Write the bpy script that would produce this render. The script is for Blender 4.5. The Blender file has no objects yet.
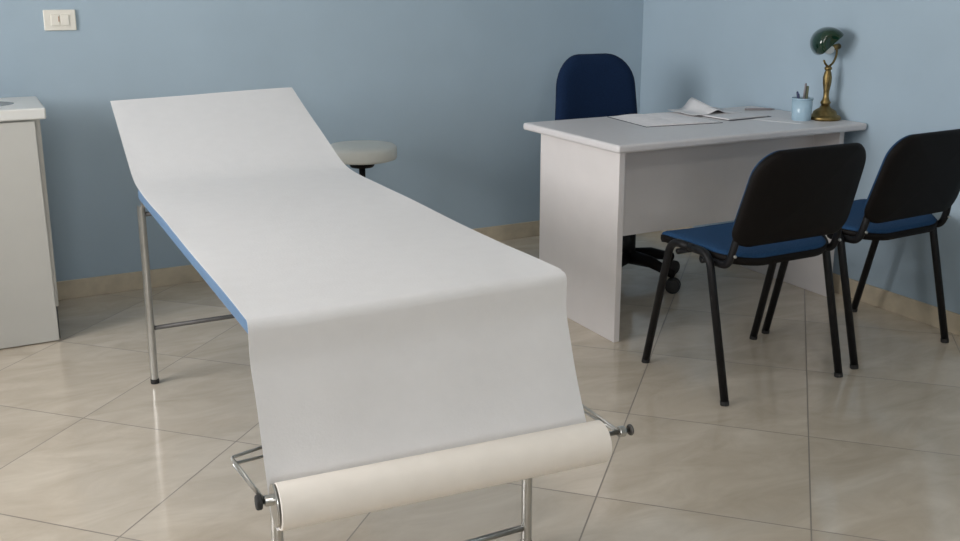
import bpy, bmesh, math, random
from mathutils import Vector, Matrix
random.seed(7)
C = bpy.context.scene.collection
PI = math.pi

# ------------------------------------------------------------------ materials
MATS = {}
def mat(name, color, rough=.5, metal=0., noise=0., nscale=20., bump=0., bscale=200., spec=.5, trans=0., coat=0.):
    m = bpy.data.materials.new(name); m.use_nodes = True
    nt = m.node_tree; b = nt.nodes['Principled BSDF']
    b.inputs['Roughness'].default_value = rough; b.inputs['Metallic'].default_value = metal
    b.inputs['Specular IOR Level'].default_value = spec
    b.inputs['Transmission Weight'].default_value = trans
    b.inputs['Coat Weight'].default_value = coat
    tc = nt.nodes.new('ShaderNodeTexCoord')
    n = nt.nodes.new('ShaderNodeTexNoise'); n.inputs['Scale'].default_value = nscale; n.inputs['Detail'].default_value = 4
    nt.links.new(tc.outputs['Object'], n.inputs['Vector'])
    r = nt.nodes.new('ShaderNodeValToRGB')
    r.color_ramp.elements[0].position = .3; r.color_ramp.elements[1].position = .7
    r.color_ramp.elements[0].color = tuple(c*(1-noise) for c in color)+(1,)
    r.color_ramp.elements[1].color = tuple(min(1, c*(1+noise)) for c in color)+(1,)
    nt.links.new(n.outputs['Fac'], r.inputs['Fac']); nt.links.new(r.outputs['Color'], b.inputs['Base Color'])
    if bump:
        n2 = nt.nodes.new('ShaderNodeTexNoise'); n2.inputs['Scale'].default_value = bscale; n2.inputs['Detail'].default_value = 3
        nt.links.new(tc.outputs['Object'], n2.inputs['Vector'])
        bp = nt.nodes.new('ShaderNodeBump'); bp.inputs['Strength'].default_value = bump; bp.inputs['Distance'].default_value = .002
        nt.links.new(n2.outputs['Fac'], bp.inputs['Height']); nt.links.new(bp.outputs['Normal'], b.inputs['Normal'])
    MATS[name] = m
    return m

WALL = (.395, .50, .585)
m_wall = mat('blue_wall_paint', WALL, .7, noise=.03, nscale=3, bump=.12, bscale=120, spec=.3)
m_white_wall = mat('white_plaster', (.78, .76, .72), .8, noise=.02, nscale=3)
m_ceiling = mat('ceiling_paint', (.80, .79, .76), .85, noise=.02, nscale=3)
m_skirt = mat('beige_skirting_tile', (.60, .52, .39), .35, noise=.12, nscale=14)
m_paper = mat('white_crepe_paper', (.74, .735, .735), .85, noise=.012, nscale=25, bump=.25, bscale=160, spec=.2)
m_roll = mat('cream_paper_roll', (.82, .77, .70), .85, noise=.02, nscale=25, bump=.1, bscale=120, spec=.2)
m_core = mat('cardboard_core', (.42, .33, .24), .8, noise=.08, nscale=60)
m_vinyl = mat('blue_vinyl', (.11, .20, .33), .45, noise=.06, nscale=30, bump=.08, bscale=300)
m_chrome = mat('brushed_steel', (.52, .52, .50), .28, 1., noise=.06, nscale=40)
m_steel = mat('dull_dark_steel', (.13, .125, .12), .55, .6, noise=.06, nscale=40)
m_rubber = mat('black_rubber', (.02, .02, .02), .7, noise=.1, nscale=50)
m_lam = mat('white_laminate', (.70, .665, .65), .42, noise=.015, nscale=12)
m_lamtop = mat('grey_white_worktop', (.68, .655, .655), .38, noise=.02, nscale=60)
m_cab = mat('ivory_cabinet_lacquer', (.53, .525, .49), .45, noise=.015, nscale=10)
m_cabtop = mat('white_cabinet_top', (.70, .70, .67), .3, noise=.01, nscale=10)
m_basin = mat('grey_basin', (.16, .18, .19), .25, noise=.05, nscale=12)
m_gap = mat('dark_plinth', (.10, .10, .10), .6, noise=.1, nscale=20)
m_blackmetal = mat('black_painted_tube', (.006, .006, .007), .45, 0., noise=.1, nscale=30, spec=.3)
m_blackplastic = mat('black_plastic_shell', (.006, .0045, .004), .6, noise=.1, nscale=30, bump=.1, bscale=400, spec=.15)
m_bluefab = mat('blue_seat_fabric', (.018, .06, .14), .9, noise=.2, nscale=220, bump=.4, bscale=600, spec=.2)
m_navy = mat('navy_seat_fabric', (.005, .018, .055), .9, noise=.2, nscale=220, bump=.4, bscale=600, spec=.2)
m_stool = mat('cream_stool_vinyl', (.62, .63, .59), .45, noise=.02, nscale=20)
m_brass = mat('antique_brass', (.25, .18, .075), .42, 1., noise=.25, nscale=60)
m_shade = mat('dark_green_glass', (.005, .030, .013), .08, noise=.25, nscale=30, coat=.6)
m_shadein = mat('opal_glass_lining', (.75, .77, .72), .3, noise=.02, nscale=30)
m_switch = mat('ivory_switch_plastic', (.82, .79, .71), .4, noise=.015, nscale=40)
m_switchgrey = mat('orange_mark', (.42, .20, .12), .5, noise=.05, nscale=40)
m_page = mat('printed_page', (.88, .84, .84), .6, noise=.06, nscale=45)
m_sheet = mat('white_sheet', (.72, .71, .72), .7, noise=.02, nscale=45)
m_cover = mat('dark_folder_cover', (.05, .05, .06), .5, noise=.1, nscale=30)
m_grey = mat('grey_pen_plastic', (.24, .22, .23), .4, noise=.1, nscale=30)
m_penblue = mat('dark_blue_pen_plastic', (.015, .03, .10), .35, noise=.1, nscale=30)
m_pengreen = mat('olive_pencil_lacquer', (.16, .17, .10), .4, noise=.1, nscale=30)
m_cup = mat('pale_blue_cup_plastic', (.50, .70, .84), .2, noise=.05, nscale=30, trans=.25)
m_frame_white = mat('white_window_frame', (.78, .78, .76), .4, noise=.01, nscale=10)
m_bulb = mat('frosted_bulb', (.8, .8, .76), .3, noise=.01, nscale=10)

def glass_mat():
    m = bpy.data.materials.new('window_glass'); m.use_nodes = True
    nt = m.node_tree; nt.nodes.remove(nt.nodes['Principled BSDF'])
    out = [n for n in nt.nodes if n.type == 'OUTPUT_MATERIAL'][0]
    t = nt.nodes.new('ShaderNodeBsdfTransparent'); g = nt.nodes.new('ShaderNodeBsdfGlossy'); g.inputs['Roughness'].default_value = .02
    t.inputs['Color'].default_value = (.95, .97, .97, 1)
    f = nt.nodes.new('ShaderNodeFresnel'); f.inputs['IOR'].default_value = 1.45
    mx = nt.nodes.new('ShaderNodeMixShader')
    nt.links.new(f.outputs[0], mx.inputs[0]); nt.links.new(t.outputs[0], mx.inputs[1]); nt.links.new(g.outputs[0], mx.inputs[2])
    nt.links.new(mx.outputs[0], out.inputs[0])
    return m
m_glass = glass_mat()

TS, OA, OB = .5312, -1.9979, 1.7798
def floor_mat():
    m = bpy.data.materials.new('beige_marble_tiles'); m.use_nodes = True
    nt = m.node_tree; N = nt.nodes; L = nt.links; b = N['Principled BSDF']
    tc = N.new('ShaderNodeTexCoord')
    def math_(op, a, bb=None):
        n = N.new('ShaderNodeMath'); n.operation = op
        for i, v in enumerate((a, bb)):
            if v is None: continue
            if isinstance(v, (int, float)): n.inputs[i].default_value = v
            else: L.new(v, n.inputs[i])
        return n.outputs[0]
    def dot(v):
        n = N.new('ShaderNodeVectorMath'); n.operation = 'DOT_PRODUCT'; L.new(tc.outputs['Object'], n.inputs[0]); n.inputs[1].default_value = v
        return n.outputs['Value']
    s = math.sqrt(.5)
    a = math_('DIVIDE', math_('SUBTRACT', dot((s, -s, 0)), OA), TS)
    c = math_('DIVIDE', math_('SUBTRACT', dot((s, s, 0)), OB), TS)
    def edge(x):
        return math_('ABSOLUTE', math_('SUBTRACT', x, math_('ROUND', x)))
    d = math_('MULTIPLY', math_('MINIMUM', edge(a), edge(c)), TS)
    grout = math_('LESS_THAN', d, .0019)
    # a different marbling offset for every tile
    cell = N.new('ShaderNodeCombineXYZ'); L.new(math_('FLOOR', a), cell.inputs[0]); L.new(math_('FLOOR', c), cell.inputs[1])
    wn = N.new('ShaderNodeTexWhiteNoise'); L.new(cell.outputs[0], wn.inputs['Vector'])
    off = N.new('ShaderNodeVectorMath'); off.operation = 'MULTIPLY_ADD'
    L.new(wn.outputs['Color'], off.inputs[0]); off.inputs[1].default_value = (7, 7, 7); L.new(tc.outputs['Object'], off.inputs[2])
    mp = N.new('ShaderNodeMapping'); mp.inputs['Rotation'].default_value = (0, 0, .5); mp.inputs['Scale'].default_value = (2.0, 4.6, 1)
    L.new(off.outputs[0], mp.inputs['Vector'])
    n1 = N.new('ShaderNodeTexNoise'); n1.inputs['Scale'].default_value = 1.9; n1.inputs['Detail'].default_value = 9; n1.inputs['Roughness'].default_value = .6; n1.inputs['Distortion'].default_value = .7
    L.new(mp.outputs[0], n1.inputs['Vector'])
    r = N.new('ShaderNodeValToRGB'); e = r.color_ramp.elements
    e[0].position = .20; e[0].color = (.50, .425, .33, 1); e[1].position = .80; e[1].color = (.73, .65, .54, 1)
    k = r.color_ramp.elements.new(.5); k.color = (.61, .53, .425, 1)
    L.new(n1.outputs['Fac'], r.inputs['Fac'])
    hv = N.new('ShaderNodeHueSaturation'); L.new(r.outputs['Color'], hv.inputs['Color'])
    L.new(math_('ADD', math_('MULTIPLY', wn.outputs['Value'], .10), .95), hv.inputs['Value'])
    mx = N.new('ShaderNodeMixRGB'); L.new(grout, mx.inputs[0]); L.new(hv.outputs['Color'], mx.inputs[1]); mx.inputs[2].default_value = (.26, .225, .19, 1)
    L.new(mx.outputs[0], b.inputs['Base Color'])
    L.new(math_('ADD', math_('MULTIPLY', grout, .5), .13), b.inputs['Roughness'])
    b.inputs['Specular IOR Level'].default_value = .85
    return m
m_floor = floor_mat()

# ------------------------------------------------------------------ mesh helpers
def BM(): return bmesh.new()
def obj(name, bm, m, parent=None, smooth=False, bevel=0., seg=2, loc=None, label=None, subsurf=0):
    me = bpy.data.meshes.new(name)
    bmesh.ops.recalc_face_normals(bm, faces=bm.faces)
    bm.to_mesh(me); bm.free()
    o = bpy.data.objects.new(name, me); C.objects.link(o)
    for mm in (m if isinstance(m, (list, tuple)) else [m]): me.materials.append(mm)
    if smooth:
        for p in me.polygons: p.use_smooth = True
    if bevel:
        b = o.modifiers.new('bevel', 'BEVEL'); b.width = bevel; b.segments = seg; b.limit_method = 'ANGLE'; b.angle_limit = .6
    if subsurf:
        s = o.modifiers.new('subsurf', 'SUBSURF'); s.levels = subsurf; s.render_levels = subsurf
    if parent: o.parent = parent
    if loc: o.location = loc
    if label: o['label'] = label
    return o
def box(bm, x0, x1, y0, y1, z0, z1, mi=0):
    v = [bm.verts.new((x, y, z)) for z in (z0, z1) for y in (y0, y1) for x in (x0, x1)]
    for f in ((0,1,3,2), (4,6,7,5), (0,4,5,1), (2,3,7,6), (0,2,6,4), (1,5,7,3)):
        bm.faces.new([v[i] for i in f]).material_index = mi
    return v
def resample(pts, r):
    """round the corners of a polyline with radius r"""
    P = [Vector(p) for p in pts]; out = [P[0]]
    for i in range(1, len(P)-1):
        a = (P[i-1]-P[i]); b = (P[i+1]-P[i]); d = min(r, a.length*.49, b.length*.49)
        p0 = P[i]+a.normalized()*d; p2 = P[i]+b.normalized()*d
        for k in range(7):
            t = k/6; out.append(p0*(1-t)**2+P[i]*2*t*(1-t)+p2*t*t)
    out.append(P[-1]); return out
def tube(bm, pts, r, seg=14, bend=0., sx=1., caps=True):
    P = resample(pts, bend) if bend else [Vector(p) for p in pts]
    n = len(P); rr = r if isinstance(r, (list, tuple)) else [r]*n
    up = Vector((0, 0, 1)); t0 = (P[1]-P[0]).normalized()
    if abs(t0.dot(up)) > .95: up = Vector((0, 1, 0))
    side = t0.cross(up).normalized(); rings = []
    for i in range(n):
        t = (P[min(i+1, n-1)]-P[max(i-1, 0)]).normalized()
        side = (side-t*side.dot(t)).normalized(); w = t.cross(side)
        rings.append([bm.verts.new(P[i]+side*math.cos(2*PI*k/seg)*rr[i]*sx+w*math.sin(2*PI*k/seg)*rr[i]) for k in range(seg)])
    for a, b in zip(rings, rings[1:]):
        for k in range(seg): bm.faces.new((a[k], a[(k+1) % seg], b[(k+1) % seg], b[k]))
    if caps: bm.faces.new(rings[0][::-1]); bm.faces.new(rings[-1])
def lathe(bm, prof, seg=40, c=(0, 0, 0), M=None):
    rings = []
    for r, z in prof:
        if r < 1e-6: vs = [bm.verts.new((0, 0, z))]
        else: vs = [bm.verts.new((r*math.cos(2*PI*k/seg), r*math.sin(2*PI*k/seg), z)) for k in range(seg)]
        rings.append(vs)
    for a, b in zip(rings, rings[1:]):
        for k in range(seg):
            q = [a[k % len(a)], a[(k+1) % len(a)], b[(k+1) % len(b)], b[k % len(b)]]
            u = []
            for x in q:
                if x not in u: u.append(x)
            if len(u) > 2: bm.faces.new(u)
    for vs in (rings[0], rings[-1]):
        if len(vs) > 2: bm.faces.new(vs)
    allv = [v for vs in rings for v in vs]
    T = (M or Matrix.Identity(4)); cc = Vector(c)
    for v in allv: v.co = T @ v.co+cc
def rrect(w, h, r, n=8, top_r=None):
    """outline of a rounded rectangle centred on the origin, counter-clockwise"""
    tr = top_r or r; out = []
    for cx, cy, a0, q in ((w/2-r, -h/2+r, -PI/2, r), (w/2-tr, h/2-tr, 0, tr), (-w/2+tr, h/2-tr, PI/2, tr), (-w/2+r, -h/2+r, PI, r)):
        for k in range(n+1):
            a = a0+PI/2*k/n; out.append((cx+q*math.cos(a), cy+q*math.sin(a)))
    return out
def cushion(bm, outline, layers, fn):
    """stack scaled copies of an outline: layers = (depth, inset); fn maps (x, y, depth) to a point"""
    rings = []
    ext = max(max(abs(x), abs(y)) for x, y in outline)
    for d, ins in layers:
        ring = []
        for x, y in outline:
            L = math.hypot(x, y); k = 1-ins/ max(L, 1e-6)
            ring.append(bm.verts.new(fn(x*k, y*k, d)))
        rings.append(ring)
    n = len(outline)
    for a, b in zip(rings, rings[1:]):
        for k in range(n): bm.faces.new((a[k], a[(k+1) % n], b[(k+1) % n], b[k]))
    # fill caps with shrinking rings so that curved sheets stay curved
    for ring, (d, ins) in ((rings[0], layers[0]), (rings[-1], layers[-1])):
        prev = ring
        for q in (.75, .5, .25):
            cur = []
            for x, y in outline:
                L = math.hypot(x, y); k = (1-ins/max(L, 1e-6))*q
                cur.append(bm.verts.new(fn(x*k, y*k, d)))
            for k in range(n): bm.faces.new((prev[k], prev[(k+1) % n], cur[(k+1) % n], cur[k]))
            prev = cur
        c = bm.verts.new(fn(0, 0, d))
        for k in range(n): bm.faces.new((prev[k], prev[(k+1) % n], c))
def thing(name, label, cat, loc=(0, 0, 0), rotz=0., group=None):
    o = bpy.data.objects.new(name, None); C.objects.link(o); o.empty_display_size = .1
    o.location = loc; o.rotation_euler = (0, 0, rotz); o['label'] = label; o['category'] = cat
    if group: o['group'] = group
    return o
def tag(o, label, cat, group=None):
    o['label'] = label; o['category'] = cat
    if group: o['group'] = group
    return o
def struct(name, bm, m, parent=None, **k):
    o = obj(name, bm, m, parent, **k)
    if not parent: o['kind'] = 'structure'
    return o
def dup(o, parent=None):
    c = o.copy(); C.objects.link(c)
    if parent: c.parent = parent
    for ch in list(o.children): dup(ch, c)
    return c

# ------------------------------------------------------------------ room
XL, XR, YB, YF, H = -2.2, 3.255, 4.335, -2.6, 2.75
T = .12
bm = BM(); box(bm, XL-T, XR+T, YF-T, YB+T, -.1, 0); struct('floor', bm, m_floor)
bm = BM(); box(bm, XL-T, XR+T, YF-T, YB+T, H, H+.1); struct('ceiling', bm, m_ceiling)
bm = BM(); box(bm, XL, XR, YB, YB+T, 0, H); struct('wall_back', bm, m_wall)
bm = BM(); box(bm, XR, XR+T, YF, YB+T, 0, H); struct('wall_right', bm, m_wall)
WY0, WY1, WZ0, WZ1 = 1.3, 3.5, 1.0, 2.45
bm = BM()
box(bm, XL-T, XL, YF, WY0, 0, H); box(bm, XL-T, XL, WY1, YB+T, 0, H); box(bm, XL-T, XL, WY0, WY1, 0, WZ0); box(bm, XL-T, XL, WY0, WY1, WZ1, H)
struct('wall_left', bm, m_wall)
bm = BM()
f = .05
for y0, y1, z0, z1 in ((WY0, WY1, WZ0, WZ0+f), (WY0, WY1, WZ1-f, WZ1), (WY0, WY0+f, WZ0+f, WZ1-f), (WY1-f, WY1, WZ0+f, WZ1-f), ((WY0+WY1)/2-.03, (WY0+WY1)/2+.03, WZ0+f, WZ1-f)):
    box(bm, XL-.085, XL-.035, y0, y1, z0, z1)
FX0, FX1 = -1.8, .0
win = struct('window_1', bm, m_frame_white, bevel=.004)
bm = BM(); box(bm, XL-.062, XL-.058, WY0+.05, (WY0+WY1)/2-.03, WZ0+f, WZ1-f); obj('pane', bm, m_glass, win)
bm = BM(); box(bm, XL-.062, XL-.058, (WY0+WY1)/2+.03, WY1-.05, WZ0+f, WZ1-f); obj('pane', bm, m_glass, win)
bm = BM()
box(bm, XL, FX0, YF-T, YF, 0, H); box(bm, FX1, XR, YF-T, YF, 0, H); box(bm, FX0, FX1, YF-T, YF, 0, WZ0); box(bm, FX0, FX1, YF-T, YF, WZ1, H)
struct('wall_front', bm, m_white_wall)
bm = BM()
for x0, x1, z0, z1 in ((FX0, FX1, WZ0, WZ0+f), (FX0, FX1, WZ1-f, WZ1), (FX0, FX0+f, WZ0+f, WZ1-f), (FX1-f, FX1, WZ0+f, WZ1-f), ((FX0+FX1)/2-.03, (FX0+FX1)/2+.03, WZ0+f, WZ1-f)):
    box(bm, x0, x1, YF-.085, YF-.035, z0, z1)
fill_win = struct('added_fill_window', bm, m_frame_white, bevel=.004)  # unseen window behind the camera, added for frontal fill
for x0, x1 in ((FX0+f, (FX0+FX1)/2-.03), ((FX0+FX1)/2+.03, FX1-f)):
    bm = BM(); box(bm, x0, x1, YF-.062, YF-.058, WZ0+f, WZ1-f); obj('pane', bm, m_glass, fill_win)
BH = .080
bm = BM(); box(bm, XL, XR, YB-.010, YB, 0, BH); struct('baseboard_back', bm, m_skirt, bevel=.002)
bm = BM(); box(bm, XR-.010, XR, YF, YB-.010, 0, BH); struct('baseboard_right', bm, m_skirt, bevel=.002)
bm = BM(); box(bm, XL, XL+.010, YF, YB-.010, 0, BH); struct('baseboard_left', bm, m_skirt, bevel=.002)

# ------------------------------------------------------------------ light switch
t = thing('light_switch', 'small ivory light switch plate high on the blue back wall', 'light switch', (.373, YB, 1.157))
bm = BM(); box(bm, -.060, .060, -.009, 0, -.041, .041); obj('cover_plate', bm, m_switch, t, bevel=.004, seg=3)
bm = BM(); box(bm, -.034, -.001, -.013, -.0085, -.022, .022); obj('rocker', bm, m_switch, t, bevel=.002)
bm = BM(); box(bm, .001, .034, -.013, -.0085, -.022, .022); obj('rocker', bm, m_switch, t, bevel=.002)
bm = BM(); box(bm, -.006, -.003, -.0138, -.0125, -.006, .015); obj('indicator_mark', bm, m_switchgrey, t, label='small reddish brown line on the switch')

# ------------------------------------------------------------------ washbasin cabinet
t = thing('washbasin_cabinet', 'ivory low cabinet with a white basin top standing against the back wall', 'cabinet', (-.12, 3.80, 0))
bm = BM(); box(bm, -.36, .352, .018, .40, .13, .83); obj('body', bm, m_cab, t, bevel=.002)
bm = BM(); box(bm, -.35, .347, .03, .39, 0, .13); obj('plinth', bm, m_gap, t, label='dark recessed plinth')
bm = BM()
v = box(bm, -.0, .338, 0, .018, .004, .825)
for q in v:                              # the door hangs a little out of square
    q.co.x += -(q.co.z-.4)*.010
obj('door', bm, m_cab, t, bevel=.002)
bm = BM(); box(bm, -.36, -.006, 0, .018, .004, .825); obj('door', bm, m_cab, t, bevel=.002)
# top with a shallow basin
bm = BM()
X0, X1, Y0, Y1, Z0, Z1 = -.37, .372, -.012, .41, .832, .872
cx, cy, ax, ay = .01, .20, .27, .15
n = 48
def sq(k):
    a = 2*PI*k/n; c, s = math.cos(a), math.sin(a); m_ = max(abs(c), abs(s))
    return ((X0+X1)/2+(X1-X0)/2*c/m_, (Y0+Y1)/2+(Y1-Y0)/2*s/m_)
rings = [[bm.verts.new((*sq(k), Z0)) for k in range(n)], [bm.verts.new((*sq(k), Z1)) for k in range(n)]]
for q, dz in ((1.0, 0), (.95, -.02), (.8, -.045), (.4, -.055)):
    rings.append([bm.verts.new((cx+ax*q*math.cos(2*PI*k/n), cy+ay*q*math.sin(2*PI*k/n), Z1+dz)) for k in range(n)])
for i, (a, b) in enumerate(zip(rings, rings[1:])):
    for k in range(n):
        bm.faces.new((a[k], a[(k+1) % n], b[(k+1) % n], b[k])).material_index = 1 if i >= 2 else 0
bm.faces.new(rings[-1]).material_index = 1
bm.faces.new(rings[0][::-1])
obj('basin_top', bm, [m_cabtop, m_basin], t, bevel=.006, seg=3)

# ------------------------------------------------------------------ examination table
BZ, W, D1, L2, AL, PS = .671, .700, 1.442, .600, .358, -.011
bed = thing('examination_table', 'long blue vinyl examination table on steel legs under white paper', 'examination table', (.786, 1.779, 0), PS)
TH = .042
def slab(bm, y0, z0, y1, z1, w, th):
    d = Vector((0, y1-y0, z1-z0)).normalized(); nrm = Vector((0, -d.z, d.y))
    a = Vector((0, y0, z0)); b = Vector((0, y1, z1)); vs = []
    for s in (-w/2, w/2):
        for p in (a, b, b-nrm*th, a-nrm*th): vs.append(bm.verts.new(p+Vector((s, 0, 0))))
    bm.faces.new(vs[:4]); bm.faces.new(vs[4:][::-1])
    for i in range(4): bm.faces.new((vs[i], vs[(i+1) % 4], vs[4+(i+1) % 4], vs[4+i]))
bm = BM(); slab(bm, .006, BZ-.003, D1-.004, BZ-.003, W-.012, TH); obj('mattress', bm, m_vinyl, bed, bevel=.012, seg=4, smooth=False)
hy, hz = D1+L2*math.cos(AL), BZ+L2*math.sin(AL)
bm = BM(); slab(bm, D1+.004, BZ-.003+.0015, hy-.004, hz-.004, W-.050, TH); obj('headrest', bm, m_vinyl, bed, bevel=.012, seg=4)
def legp(x, y): return [(x, y, .012), (x, y, BZ-TH-.022)]
LX0, LX1, LY0, LY1 = -.309, .283, .028, 1.445
for x, y in ((LX0, LY0), (LX1, LY0), (LX0-.027, LY1), (LX1+.026, LY1)):
    bm = BM(); tube(bm, legp(x, y), .0125, 16); lg = obj('leg', bm, m_chrome, bed, smooth=True)
    lg.modifiers.new('e', 'EDGE_SPLIT')
    bm = BM(); tube(bm, [(x, y, 0), (x, y, .016)], .0138, 16); obj('rubber_foot', bm, m_rubber, lg)
FZ = BZ-TH-.014
bm = BM()
for x in (LX0+.012, LX1+.013):
    box(bm, x-.0125, x+.0125, .012, D1+.02, FZ-.012, FZ+.010)
for y in (.024, .7, LY1):
    box(bm, LX0-(.027 if y > 1 else 0), LX1+.013, y-.0125, y+.0125, FZ-.012, FZ+.010)
obj('frame', bm, m_chrome, bed, bevel=.002)
for y, z, xa in ((LY0, .052, LX1), (LY1, .192, LX1+.026), (LY1, .578, LX1+.026)):
    bm = BM(); tube(bm, [(LX0-(.027 if y > 1 else 0), y, z), (xa, y, z)], .0075, 12); obj('stretcher', bm, m_steel if y > 1 else m_chrome, bed, smooth=True)
for x in (-.24, .24):
    bm = BM(); tube(bm, [(x, D1+.02, FZ), (x, D1+.30, .722)], .008, 10); obj('headrest_strut', bm, m_chrome, bed, smooth=True)
# roll holder: world points are converted to the table's frame
Minv = (Matrix.Translation((.786, 1.779, 0)) @ Matrix.Rotation(PS, 4, 'Z')).inverted()
def loc(p): return Minv @ Vector(p)
RA, RB = Vector((.407, 1.664, .360)), Vector((1.204, 1.596, .358))
ax_ = (RB-RA).normalized()
bm = BM(); tube(bm, [loc(RA), loc(RB)], .0055, 14); rod = obj('roll_rod', bm, m_chrome, bed, smooth=True)
def disc(p0, p1, r, n=24):
    bm = BM(); tube(bm, [loc(p0), loc(p1)], r, n); return bm
obj('end_knob', disc(RA-ax_*.006, RA+ax_*.006, .0145), m_rubber, rod, bevel=.003)
obj('end_knob', disc(RB-ax_*.003, RB+ax_*.004, .0125), m_steel, rod, bevel=.003)
obj('clamp_collar', disc(RA+ax_*.010, RA+ax_*.030, .0105), m_chrome, rod, bevel=.002)
obj('clamp_collar', disc(RB-ax_*.030, RB-ax_*.014, .012), m_chrome, rod, bevel=.002)
bm = BM()
for dz in (0, -.014):
    k = dz*1.0
    tube(bm, [loc((.480, 1.800, .404+dz*1.6)), loc((.378-k*.2, 1.738, .424+dz)), loc((.416, 1.668, .364+k*.25))], .0032, 10, bend=.005)
obj('roll_arm', bm, m_chrome, bed, smooth=True)
bm = BM()
for dz in (0, -.014):
    tube(bm, [loc((1.068, 1.800, .412+dz)), loc((1.140, 1.715, .392+dz)), loc((1.176, 1.600, .360+dz*.25))], .0032, 10, bend=.005)
obj('roll_arm', bm, m_chrome, bed, smooth=True)

# paper: one sheet running from the roll up over the table, and the roll it comes from
pr_ = thing('examination_paper', 'white paper sheet laid over the table and wound on a roll in front', 'paper sheet', (.786, 1.70, .30))
Pinv = Matrix.Translation((.786, 1.70, .30)).inverted()
RR = .0445
rA = RA+ax_*.034+Vector((0, 0, -.017)); rB = RB-ax_*.069+Vector((0, 0, -.013))
M = Matrix.Translation((.786, 1.779, 0)) @ Matrix.Rotation(PS, 4, 'Z')
up = .0035
prof = []  # (y, z) in the table frame, head end first
nh = 26
for i in range(nh+1):
    s = i/nh; prof.append((hy-(hy-D1)*s, hz-(hz-BZ)*s+up))
# soften the hinge
nm = 46
for i in range(1, nm+1):
    s = i/nm; prof.append((D1*(1-s)+.010*s, BZ+up))
def smooth_profile(p, it, lo, hi):
    p = list(p)
    for _ in range(it):
        q = list(p)
        for i in range(lo, hi): q[i] = ((p[i-1][0]+2*p[i][0]+p[i+1][0])/4, max((p[i-1][1]+2*p[i][1]+p[i+1][1])/4, 0))
        p = q
    return p
prof = smooth_profile(prof, 14, nh-7, nh+9)
for a in (12, 24, 36, 48, 60, 72, 84): prof.append((.010-.024*math.sin(math.radians(a)), BZ+up-.024*(1-math.cos(math.radians(a)))))
ntop = len(prof)
hang = 26
NX = 36
rng = random.Random(3)
bm = BM(); grid = []
for i in range(ntop+hang+8):
    row = []
    for j in range(NX+1):
        s = j/NX; x = -W/2-.001+s*(W+.002)
        fl = math.exp(-((i-ntop)/9)**2); x += (s-.5)*.008*fl; x *= 1-.035*max(0, (nh-i)/nh)
        if i < ntop:
            y, z = prof[i]
            wv = .0016*math.sin(7*x+3.1*y)+.0012*math.sin(13*y-4*x+1)
            edge = max(0, (abs(s-.5)-.46)/.04)
            z += max(0, wv)+.0012*edge*math.sin(9*y)+(.005*math.exp(-((i-ntop+7)/5)**2)*max(0, (s-.9)/.1))
            if i >= ntop-7:
                k = min(1, max(0, (abs(s-.5)-.34)/.16))**2
                z += (BZ+up+.002-z)*k*.75*(1-(i-ntop+7)/7)
            z += .016*s*max(0, (nh-i)/nh)
            p = M @ Vector((x, y, z))
        else:
            y0, z0 = prof[ntop-1]; p0 = M @ Vector((x, y0, z0))
            c = rA.lerp(rB, s); tgt = Vector((c.x, c.y+RR+.0008, c.z+.004))
            pe = Vector((tgt.x*.0+p0.x, tgt.y, tgt.z))
            pe.x -= .008*s-.002
            if i < ntop+hang:
                q = (i-ntop+1)/hang
                p = p0.lerp(pe, q); p.y = p0.y+(pe.y-p0.y)*q**1.6+.007*math.exp(-((q-.22)/.14)**2)
                bulge = .3*math.sin(PI*q)*q
                p.y += -.006*bulge+.0022*math.sin(5.5*s*PI+q*2)*q*(1-q)*2
                # gentle sideways narrowing towards the roll
            else:
                a = (i-ntop-hang+1)/8*PI*.55
                p = Vector((pe.x, c.y+(RR+.0008)*math.cos(a), c.z-(RR+.0008)*math.sin(a)))
            p.x += (s-.5)*-.0
        row.append(bm.verts.new(Pinv @ p))
    grid.append(row)
for a, b in zip(grid, grid[1:]):
    for j in range(NX): bm.faces.new((a[j], a[j+1], b[j+1], b[j]))
sh = obj('sheet', bm, m_paper, pr_, smooth=True)
so = sh.modifiers.new('solid', 'SOLIDIFY'); so.thickness = .0009; so.offset = 0; sh.modifiers.new('split', 'EDGE_SPLIT').split_angle = 1.2
bm = BM()
def ring_cyl(bm, a, b, r0, r1, seg=48):
    d = (b-a).normalized(); s_ = d.cross(Vector((0, 0, 1))).normalized(); w = d.cross(s_)
    def ring(c, r): return [bm.verts.new(c+s_*math.cos(2*PI*k/seg)*r+w*math.sin(2*PI*k/seg)*r) for k in range(seg)]
    R_ = [ring(a, r0), ring(a, r1-.0015), ring(a+d*.0015, r1), ring(b-d*.0015, r1), ring(b, r1-.0015), ring(b, r0)]
    R_.append(R_[0])
    for p, q in zip(R_, R_[1:]):
        for k in range(seg): bm.faces.new((p[k], p[(k+1) % seg], q[(k+1) % seg], q[k]))
ring_cyl(bm, Pinv @ rA, Pinv @ rB, .0190, RR)
obj('paper_roll', bm, m_roll, pr_, smooth=True).modifiers.new('e', 'EDGE_SPLIT')
bm = BM(); ring_cyl(bm, Pinv @ (rA-ax_*.002), Pinv @ (rB+ax_*.002), .0165, .0188, 32); obj('cardboard_core', bm, m_core, pr_, smooth=True)
# chrome flange at the left end of the roll
bm = disc(rA-ax_*.007+Vector((0, 0, .004)), rA-ax_*.003+Vector((0, 0, .004)), .041, 36)
obj('flange_disc', bm, m_chrome, rod, bevel=.001)

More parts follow.
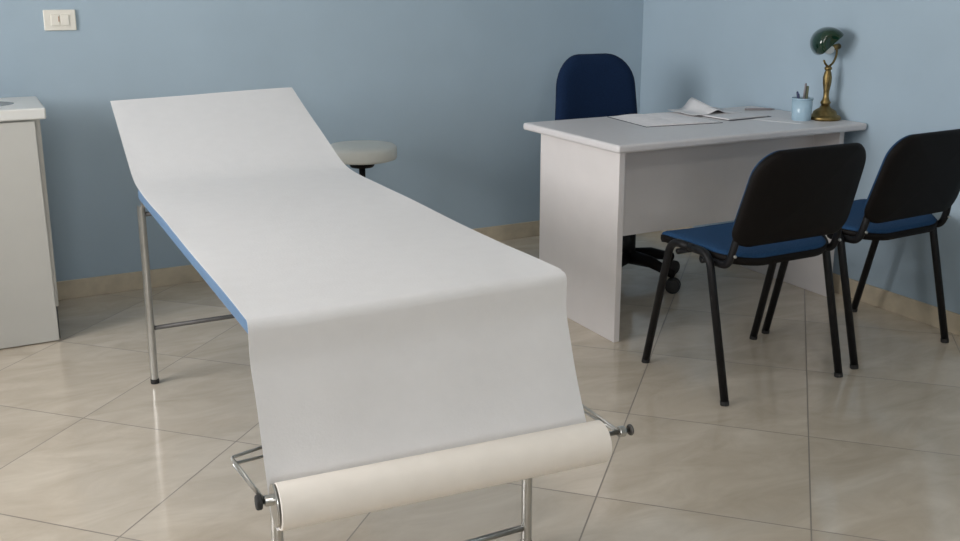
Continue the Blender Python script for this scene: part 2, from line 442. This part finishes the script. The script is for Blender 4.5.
# ------------------------------------------------------------------ stool behind the table
t = thing('round_stool', 'round cream topped stool half hidden behind the paper covered table', 'stool', (1.525, 4.03, 0))
bm = BM(); lathe(bm, [(0, .545), (.140, .545), (.151, .549), (.155, .556), (.155, .594), (.152, .602), (.143, .608), (.08, .610), (0, .610)], 56); obj('seat', bm, m_stool, t, smooth=True)
bm = BM(); lathe(bm, [(0, .510), (.05, .512), (.06, .53), (.062, .5445), (0, .5445)], 32); obj('seat_plate', bm, m_blackplastic, t, smooth=True)
bm = BM(); lathe(bm, [(0, .30), (.014, .30), (.014, .51), (0, .51)], 20); lathe(bm, [(0, .09), (.025, .09), (.025, .31), (0, .31)], 24); obj('column', bm, m_blackmetal, t, smooth=True)
for k in range(5):
    a = 2*PI*k/5+.3; c, s = math.cos(a), math.sin(a)
    bm = BM(); tube(bm, [(.015*c, .015*s, .10), (.13*c, .13*s, .085), (.22*c, .22*s, .062)], [.018, .014, .011], 12); lg = obj('leg', bm, m_blackplastic, t, smooth=True)
    bm = BM(); R_ = Matrix.Rotation(a+.4, 4, 'Z') @ Matrix.Rotation(PI/2, 4, 'X')
    lathe(bm, [(0, -.016), (.022, -.016), (.025, -.012), (.025, .012), (.022, .016), (0, .016)], 24, (.215*c, .215*s, .0252), R_); obj('caster', bm, m_rubber, lg, smooth=True)

# ------------------------------------------------------------------ office chair behind the desk
t = thing('office_chair', 'navy high back swivel office chair standing behind the desk', 'office chair', (2.550, 3.45, 0), -.08)
sout = rrect(.46, .44, .10, 8)
bm = BM(); cushion(bm, sout, [(0, .02), (.012, .004), (.03, 0), (.045, .006), (.055, .03), (.058, .07)], lambda x, y, d: (x, y-.02, .43+d-.12*max(0, -y-.12)**1.5*3)); obj('seat', bm, m_navy, t, smooth=True)
bout = rrect(.440, .50, .07, 8, top_r=.135)
def bk(x, y, d):
    k = 1-.15*max(0, (y+.1)/.35)          # narrows to the top
    return (x*k-.002, .325+.05*(y/.25)*.5-d+.0-.9*(x*x)*.5, .735+y)
bm = BM(); cushion(bm, bout, [(-.02, .012), (-.012, 0), (.0, 0), (.02, .004), (.032, .02), (.038, .05)], bk); obj('backrest', bm, m_navy, t, smooth=True)
bm = BM(); cushion(bm, [(x*.97, y*.97) for x, y in bout], [(-.034, .02), (-.028, .005), (-.020, .002)], bk); obj('back_shell', bm, m_blackplastic, t, smooth=True)
bm = BM(); tube(bm, [(0, .02, .415), (0, .28, .415), (0, .385, .46), (0, .388, .62)], .022, 12, bend=.06, sx=1.6); obj('back_bar', bm, m_blackplastic, t, smooth=True)
bm = BM(); box(bm, -.09, .09, -.11, .11, .395, .43); obj('seat_mechanism', bm, m_blackplastic, t, bevel=.008)
bm = BM(); lathe(bm, [(0, .10), (.036, .10), (.036, .26), (.030, .262), (.016, .265), (.016, .40), (0, .40)], 28); obj('gas_column', bm, m_blackmetal, t, smooth=True)
for k in range(5):
    a = 2*PI*k/5-PI/2+.37; c, s = math.cos(a), math.sin(a)
    bm = BM(); tube(bm, [(.01*c, .01*s, .115), (.13*c, .13*s, .112), (.250*c, .250*s, .080)], [.034, .026, .018], 14, sx=.9); lg = obj('leg', bm, m_blackplastic, t, smooth=True)
    wx = a+(.25 if k else .5)
    for sg in (-1, 1):
        bm = BM(); R_ = Matrix.Rotation(wx, 4, 'Z') @ Matrix.Rotation(PI/2, 4, 'X')
        off = Vector((-math.sin(wx), math.cos(wx), 0))*.014*sg
        lathe(bm, [(0, -.010), (.028, -.011), (.032, -.007), (.032, .007), (.028, .011), (0, .010)], 28, Vector((.250*c, .250*s, .0322))+off, R_); obj('caster', bm, m_rubber, lg, smooth=True)

# ------------------------------------------------------------------ desk
t = thing('desk', 'white laminate desk with side panels standing against the right wall', 'desk', (2.014, 2.797, 0))
DX, DY, DH = 1.235, .67, .746
bm = BM(); box(bm, 0, DX, 0, DY, DH-.030, DH); obj('desk_top', bm, m_lamtop, t, bevel=.010, seg=4)
bm = BM(); box(bm, .028, .054, .030, .572, .0, DH-.030); obj('side_panel', bm, m_lam, t, bevel=.002)
bm = BM(); box(bm, 1.148, 1.174, .060, .592, .0, DH-.030); obj('side_panel', bm, m_lam, t, bevel=.002)
bm = BM(); box(bm, .045, 1.148, .20, .218, .352, DH-.030); obj('modesty_panel', bm, m_lam, t, bevel=.001)

# ------------------------------------------------------------------ visitor chairs
def visitor_chair(label, loc, rz, group):
    t = thing('visitor_chair', label, 'chair', loc, rz, group)
    hw = .250
    for s in (-1, 1):                       # each side frame: an inverted U, both feet splayed
        x = s*hw
        for y0, yt in ((-.205, -.095), (.205, .095)):
            bm = BM(); tube(bm, [(x, y0, .010), (x, yt-(.0), .470), (x, 0, .470)], .0132, 14, bend=.055, sx=1.0); lg = obj('leg', bm, m_blackmetal, t, smooth=True)
            bm = BM(); tube(bm, [(x, y0-.0006*(1 if y0 < 0 else -1), 0), (x, y0*.993, .014)], .0143, 14); obj('foot_cap', bm, m_rubber, lg)
    bm = BM()
    tube(bm, [(-hw, -.060, .440), (hw, -.060, .440)], .010, 12); tube(bm, [(-hw, .060, .440), (hw, .060, .440)], .010, 12)
    obj('seat_frame', bm, m_blackmetal, t, smooth=True)
    so_ = rrect(.456, .420, .115, 8, top_r=.075)
    def st(x, y, d):
        z = .447+d; y2 = y+.018
        if y > .13: z -= (y-.13)**2*3.2      # waterfall front
        z += -.012+.012*(x/.235)**2+.0*y
        return (x, y2, z)
    bm = BM(); cushion(bm, so_, [(-.003, .03), (-.001, .004), (.010, 0), (.024, .0)], st); obj('seat_shell', bm, m_blackplastic, t, smooth=True)
    bm = BM(); cushion(bm, so_, [(.0242, .004), (.027, .003), (.033, .008), (.037, .02), (.040, .06)], st); obj('seat', bm, m_bluefab, t, smooth=True)
    bo = rrect(.480, .320, .065, 8, top_r=.085)
    def bt(x, y, d):
        k = 1-.03*(y/.16) if y < 0 else 1-.05*(y/.16)
        return (x*k, -.218-.30*y+d*.95+.55*x*x*.9-.03, .663+y*.98+d*.3)
    bm = BM(); cushion(bm, bo, [(-.014, .016), (-.009, .004), (0, 0), (.005, .001)], bt); obj('back_shell', bm, m_blackplastic, t, smooth=True)
    bm = BM(); cushion(bm, bo, [(.0052, .008), (.010, .006), (.018, .010), (.026, .03), (.029, .06)], bt); obj('backrest', bm, m_bluefab, t, smooth=True)
    for s in (-1, 1):
        bm = BM(); tube(bm, [(s*.225, -.03, .438), (s*.225, -.155, .440), (s*.224, -.175, .50), (s*.205, -.187, .60)], .013, 12, bend=.03, sx=.75); br = obj('back_support', bm, m_blackmetal, t, smooth=True)
        bm = BM(); lathe(bm, [(0, -.004), (.005, -.004), (.0055, 0), (.004, .003), (0, .004)], 14, (s*.224, -.185, .478), Matrix.Rotation(PI/2, 4, 'X')); obj('bolt', bm, m_chrome, br, smooth=True)
    return t
c1 = visitor_chair('black framed blue visitor chair standing fully in view, left of the other one', (2.281, 2.412, 0), 0., 'visitor chairs in front of the desk')
c2 = dup(c1); c2.location = (2.876, 2.452, 0); c2.rotation_euler = (0, 0, .05)
c2['label'] = 'black framed blue visitor chair beside the right wall, its back cut by the picture edge'

# ------------------------------------------------------------------ things on the desk
DT = DH
# open magazine
def spread(name, label, cx, cy, rz, w, d, th, parent=None):
    pass
t = thing('open_magazine', 'open magazine with pale printed pages lying flat on the left of the desk', 'magazine', (2.572, 3.258, DT), -.12)
def page(x0, x1, d, z0, hgt, n=14):
    bm = BM(); top = []; bot = []
    for i in range(n+1):
        s = i/n; x = x0+(x1-x0)*s; r = s if x0 < x1 and x0 >= 0 else 1-s
        z = z0+hgt*(math.exp(-((r)*5)**2*.25)*.0+ (1-r)**.7*.55+.45*math.sin(PI*min(1, r*1.3)))
        if r < .06: z = z0+hgt*.4
        top.append([bm.verts.new((x, y, z)) for y in (-d/2, d/2)]); bot.append([bm.verts.new((x, y, z0)) for y in (-d/2, d/2)])
    for i in range(n):
        bm.faces.new((top[i][0], top[i+1][0], top[i+1][1], top[i][1])); bm.faces.new((bot[i][0], bot[i][1], bot[i+1][1], bot[i+1][0]))
        bm.faces.new((top[i][0], bot[i][0], bot[i+1][0], top[i+1][0])); bm.faces.new((top[i][1], top[i+1][1], bot[i+1][1], bot[i][1]))
    for i in (0, n): bm.faces.new((top[i][0], top[i][1], bot[i][1], bot[i][0]))
    return bm
obj('page_block', page(-.175, 0, .32, .0022, .007), m_page, t)
obj('page_block', page(0, .175, .32, .0022, .006), m_page, t)
bm = BM(); box(bm, -.178, .178, -.163, .163, 0, .002); obj('cover', bm, m_cover, t, label='dark cover')
t = thing('document_folder', 'dark edged folder of loose papers lying beside the open magazine', 'folder', (2.900, 3.265, DT), .06)
bm = BM(); box(bm, -.115, .125, -.155, .150, 0, .003); obj('cover', bm, m_cover, t, bevel=.001)
bm = BM(); box(bm, -.118, .108, -.148, .150, .0032, .0085); obj('paper_stack', bm, m_sheet, t, bevel=.001)
# lifted sheet
bm = BM(); n = 16; rows = []
for i in range(n+1):
    s = i/n; x = -.125+.25*s
    z = .002+.050*math.exp(-((s-.5)/.13)**2)
    rows.append([bm.verts.new((x, y, z*(.35+.65*(y+.1)/.2))) for y in (-.1, -.05, 0, .05, .1)])
for a, b in zip(rows, rows[1:]):
    for j in range(4): bm.faces.new((a[j], a[j+1], b[j+1], b[j]))
o = obj('folded_sheet', bm, m_sheet, loc=(2.860, 3.345, DT+.0085), smooth=True); o.rotation_euler = (0, 0, -.1)
so = o.modifiers.new('s', 'SOLIDIFY'); so.thickness = .0006; so.offset = 1
tag(o, 'white sheet folded up into a small peak on top of the papers', 'paper')
bm = BM(); box(bm, -.075, .075, -.105, .105, 0, .0012); o = obj('paper_note', bm, m_sheet, loc=(3.02, 3.03, DT)); o.rotation_euler = (0, 0, .35)
tag(o, 'small white paper note lying in front of the pen cup', 'paper')
bm = BM(); tube(bm, [(-.065, 0, .0055), (.050, 0, .0055), (.070, 0, .0055)], [.0050, .0050, .0015], 10); o = obj('ballpoint_pen', bm, m_grey, loc=(3.150, 3.315, DT), smooth=True); o.rotation_euler = (0, 0, -.45)
tag(o, 'grey ballpoint pen lying flat on the desk behind the pen cup', 'pen')
# pen cup
CXc, CYc = 3.070, 2.985
t = thing('pen_cup', 'pale blue translucent cup holding pens on the desk', 'pen cup', (CXc, CYc, DT))
bm = BM(); lathe(bm, [(0, 0), (.036, 0), (.039, .003), (.042, .092), (.040, .092), (.037, .006), (0, .006)], 36); obj('cup', bm, m_cup, t, smooth=True)
bm = BM(); lathe(bm, [(.0402, .088), (.0432, .088), (.0435, .094), (.0402, .094), (.0402, .088)], 36); obj('rim', bm, m_cup, t, smooth=True)
for i, (dx, dy, lx, ly, h, r, m_, lab, kd) in enumerate((
    (-.012, -.012, -.018, .008, .093, .0045, m_penblue, 'short dark blue pen leaning left in the pen cup', 'ballpoint_pen'),
    (.004, .014, -.014, .010, .098, .0045, m_penblue, 'dark blue pen standing in the middle of the pen cup', 'ballpoint_pen'),
    (-.004, 0, .022, .006, .128, .0042, m_grey, 'tall grey brown pencil sticking out of the pen cup', 'pencil'),
    (.014, -.008, .018, .012, .118, .006, m_pengreen, 'olive marker leaning right in the pen cup', 'marker_pen'))):
    bm = BM(); a = Vector((0, 0, 0)); b = Vector((lx, ly, h*1.13))
    tube(bm, [a, a+(b-a)*.12, a+(b-a)*.97, b], [r*.4, r, r, r*.7], 10)
    o = obj(kd, bm, m_, loc=(CXc+dx*.8, CYc+dy*.8, DT+.0075), smooth=True)
    tag(o, lab, 'pencil' if kd == 'pencil' else 'pen')

# banker's lamp
t = thing('desk_lamp', 'small brass desk lamp with a dark green glass shade beside the right wall', 'lamp', (3.176, 2.96, DT), .15)
bm = BM(); lathe(bm, [(0, 0), (.062, 0), (.066, .004), (.066, .012), (.060, .018), (.050, .022), (.046, .034), (.036, .042), (.024, .048), (.017, .060), (0, .062)], 44); obj('base', bm, m_brass, t, smooth=True)
bm = BM(); lathe(bm, [(0, .06), (.017, .06), (.021, .072), (.014, .084), (.011, .098), (.012, .12), (.017, .150), (.018, .175), (.014, .195), (.010, .203), (.015, .209), (.015, .216), (.008, .222), (0, .224)], 28); obj('stem', bm, m_brass, t, smooth=True)
# yoke and socket
bm = BM()
tube(bm, [(0, 0, .218), (.030, .0, .232), (.050, 0, .262), (.050, 0, .300)], .0045, 10, bend=.012)
tube(bm, [(0, 0, .218), (-.022, .0, .230), (-.034, 0, .246)], .0045, 10, bend=.01)
obj('yoke', bm, m_brass, t, smooth=True)
bm = BM(); tube(bm, [(.060, 0, .300), (.020, 0, .296)], .012, 18); sk = obj('socket', bm, m_brass, t, smooth=True)
bm = BM(); lathe(bm, [(0, -.03), (.010, -.028), (.014, -.012), (.018, .005), (.016, .018), (.008, .026), (0, .028)], 20, (-.008, 0, .288), Matrix.Rotation(PI/2, 4, 'Y')); obj('bulb', bm, m_bulb, sk, smooth=True)
# shade: half trough with rounded ends, tipped to the left
def shade_bm(r_in, r_out, a0, a1, ln):
    bm = BM(); seg = 22; cols = []
    prof_ = []
    nn = 14
    for k in range(nn+1):
        a = -PI/2+PI*k/nn
        prof_.append((math.sin(a)*ln/2, .45+.55*math.cos(a)**.6 if abs(math.cos(a)) > 1e-6 else .45))
    for rr in (r_out, r_in):
        sheet = []
        for (yy, q) in prof_:
            sheet.append([bm.verts.new((rr*q*math.cos(a0+(a1-a0)*j/seg), yy*(1 if rr == r_out else .97), rr*q*math.sin(a0+(a1-a0)*j/seg))) for j in range(seg+1)])
        cols.append(sheet)
    for ci, sheet in enumerate(cols):
        for a, b in zip(sheet, sheet[1:]):
            for j in range(seg): bm.faces.new((a[j], a[j+1], b[j+1], b[j])).material_index = ci
        for end in (sheet[0], sheet[-1]):
            pass
    o_, i_ = cols
    for k in range(len(prof_)-1):
        for j in (0, seg): bm.faces.new((o_[k][j], o_[k+1][j], i_[k+1][j], i_[k][j]))
    for k in (0, len(prof_)-1):
        for j in range(seg): bm.faces.new((o_[k][j], o_[k][j+1], i_[k][j+1], i_[k][j]))
    # close the ends of the trough outside and inside
    for ci, sheet in enumerate(cols):
        for end in (sheet[0], sheet[-1]):
            bm.faces.new(end).material_index = ci
    return bm
s_ = obj('lamp_shade', shade_bm(.062, .066, math.radians(40), math.radians(228), .135), [m_shade, m_shadein], t, smooth=True, loc=(-.016, 0, .316))
s_.rotation_euler = (0, 0, -.65)

# ------------------------------------------------------------------ light: daylight through the window on the left, plus added fill
w = bpy.data.worlds.new('world'); bpy.context.scene.world = w; w.use_nodes = True
nt = w.node_tree; bg = nt.nodes['Background']
sky = nt.nodes.new('ShaderNodeTexSky'); sky.sky_type = 'NISHITA'; sky.sun_disc = False; sky.sun_elevation = .7; sky.sun_rotation = 1.2
nt.links.new(sky.outputs[0], bg.inputs[0]); bg.inputs[1].default_value = .15
def area(name, loc_, rot, sx, sy, e, col):
    l = bpy.data.lights.new(name, 'AREA'); l.shape = 'RECTANGLE'; l.size = sx; l.size_y = sy; l.energy = e; l.color = col
    o = bpy.data.objects.new(name, l); C.objects.link(o); o.location = loc_; o.rotation_euler = rot; return o
area('daylight_and_fill', (XL-.20, (WY0+WY1)/2, (WZ0+WZ1)/2), (0, -PI/2, 0), WZ1-WZ0, WY1-WY0, 172, (1, .93, .915))
area('daylight_and_fill', ((FX0+FX1)/2, YF-.20, (WZ0+WZ1)/2), (PI/2, 0, 0), FX1-FX0, WZ1-WZ0, 58, (1, .93, .91))  # frontal fill lamp, added at the unseen front window
# unseen ceiling fitting, added behind the camera as fill light
t = thing('ceiling_fill_light', 'flat round opal ceiling light added unseen behind the viewer as fill', 'ceiling light', (.6, -.8, H))
bm = BM(); lathe(bm, [(0, -.012), (.17, -.012), (.18, 0), (0, 0)], 32); obj('mount', bm, m_frame_white, t, smooth=True)
bm = BM(); lathe(bm, [(0, -.075), (.08, -.07), (.14, -.045), (.16, -.0125), (0, -.0125)], 32); obj('diffuser', bm, m_shadein, t, smooth=True)
area('ceiling_fill_area', (.6, -.8, H-.10), (0, 0, 0), .5, .5, 20, (1, .95, .88))  # weak overhead fill added under the unseen fitting

# ------------------------------------------------------------------ camera
cam = bpy.data.cameras.new('camera'); co = bpy.data.objects.new('camera', cam); C.objects.link(co)
co.location = (0, 0, 1.3019); co.rotation_euler = (PI/2-.2289, 0, -.4828)
cam.sensor_width = 36; cam.lens = 984.49*36/960; cam.shift_y = -(270.5-212.26)/960; cam.clip_start = .05
sc = bpy.context.scene; sc.camera = co
vs = sc.view_settings; sc.display_settings.display_device = 'sRGB'; vs.view_transform = 'Standard'; vs.look = 'None'; vs.exposure = 0; vs.gamma = 1; vs.use_curve_mapping = False
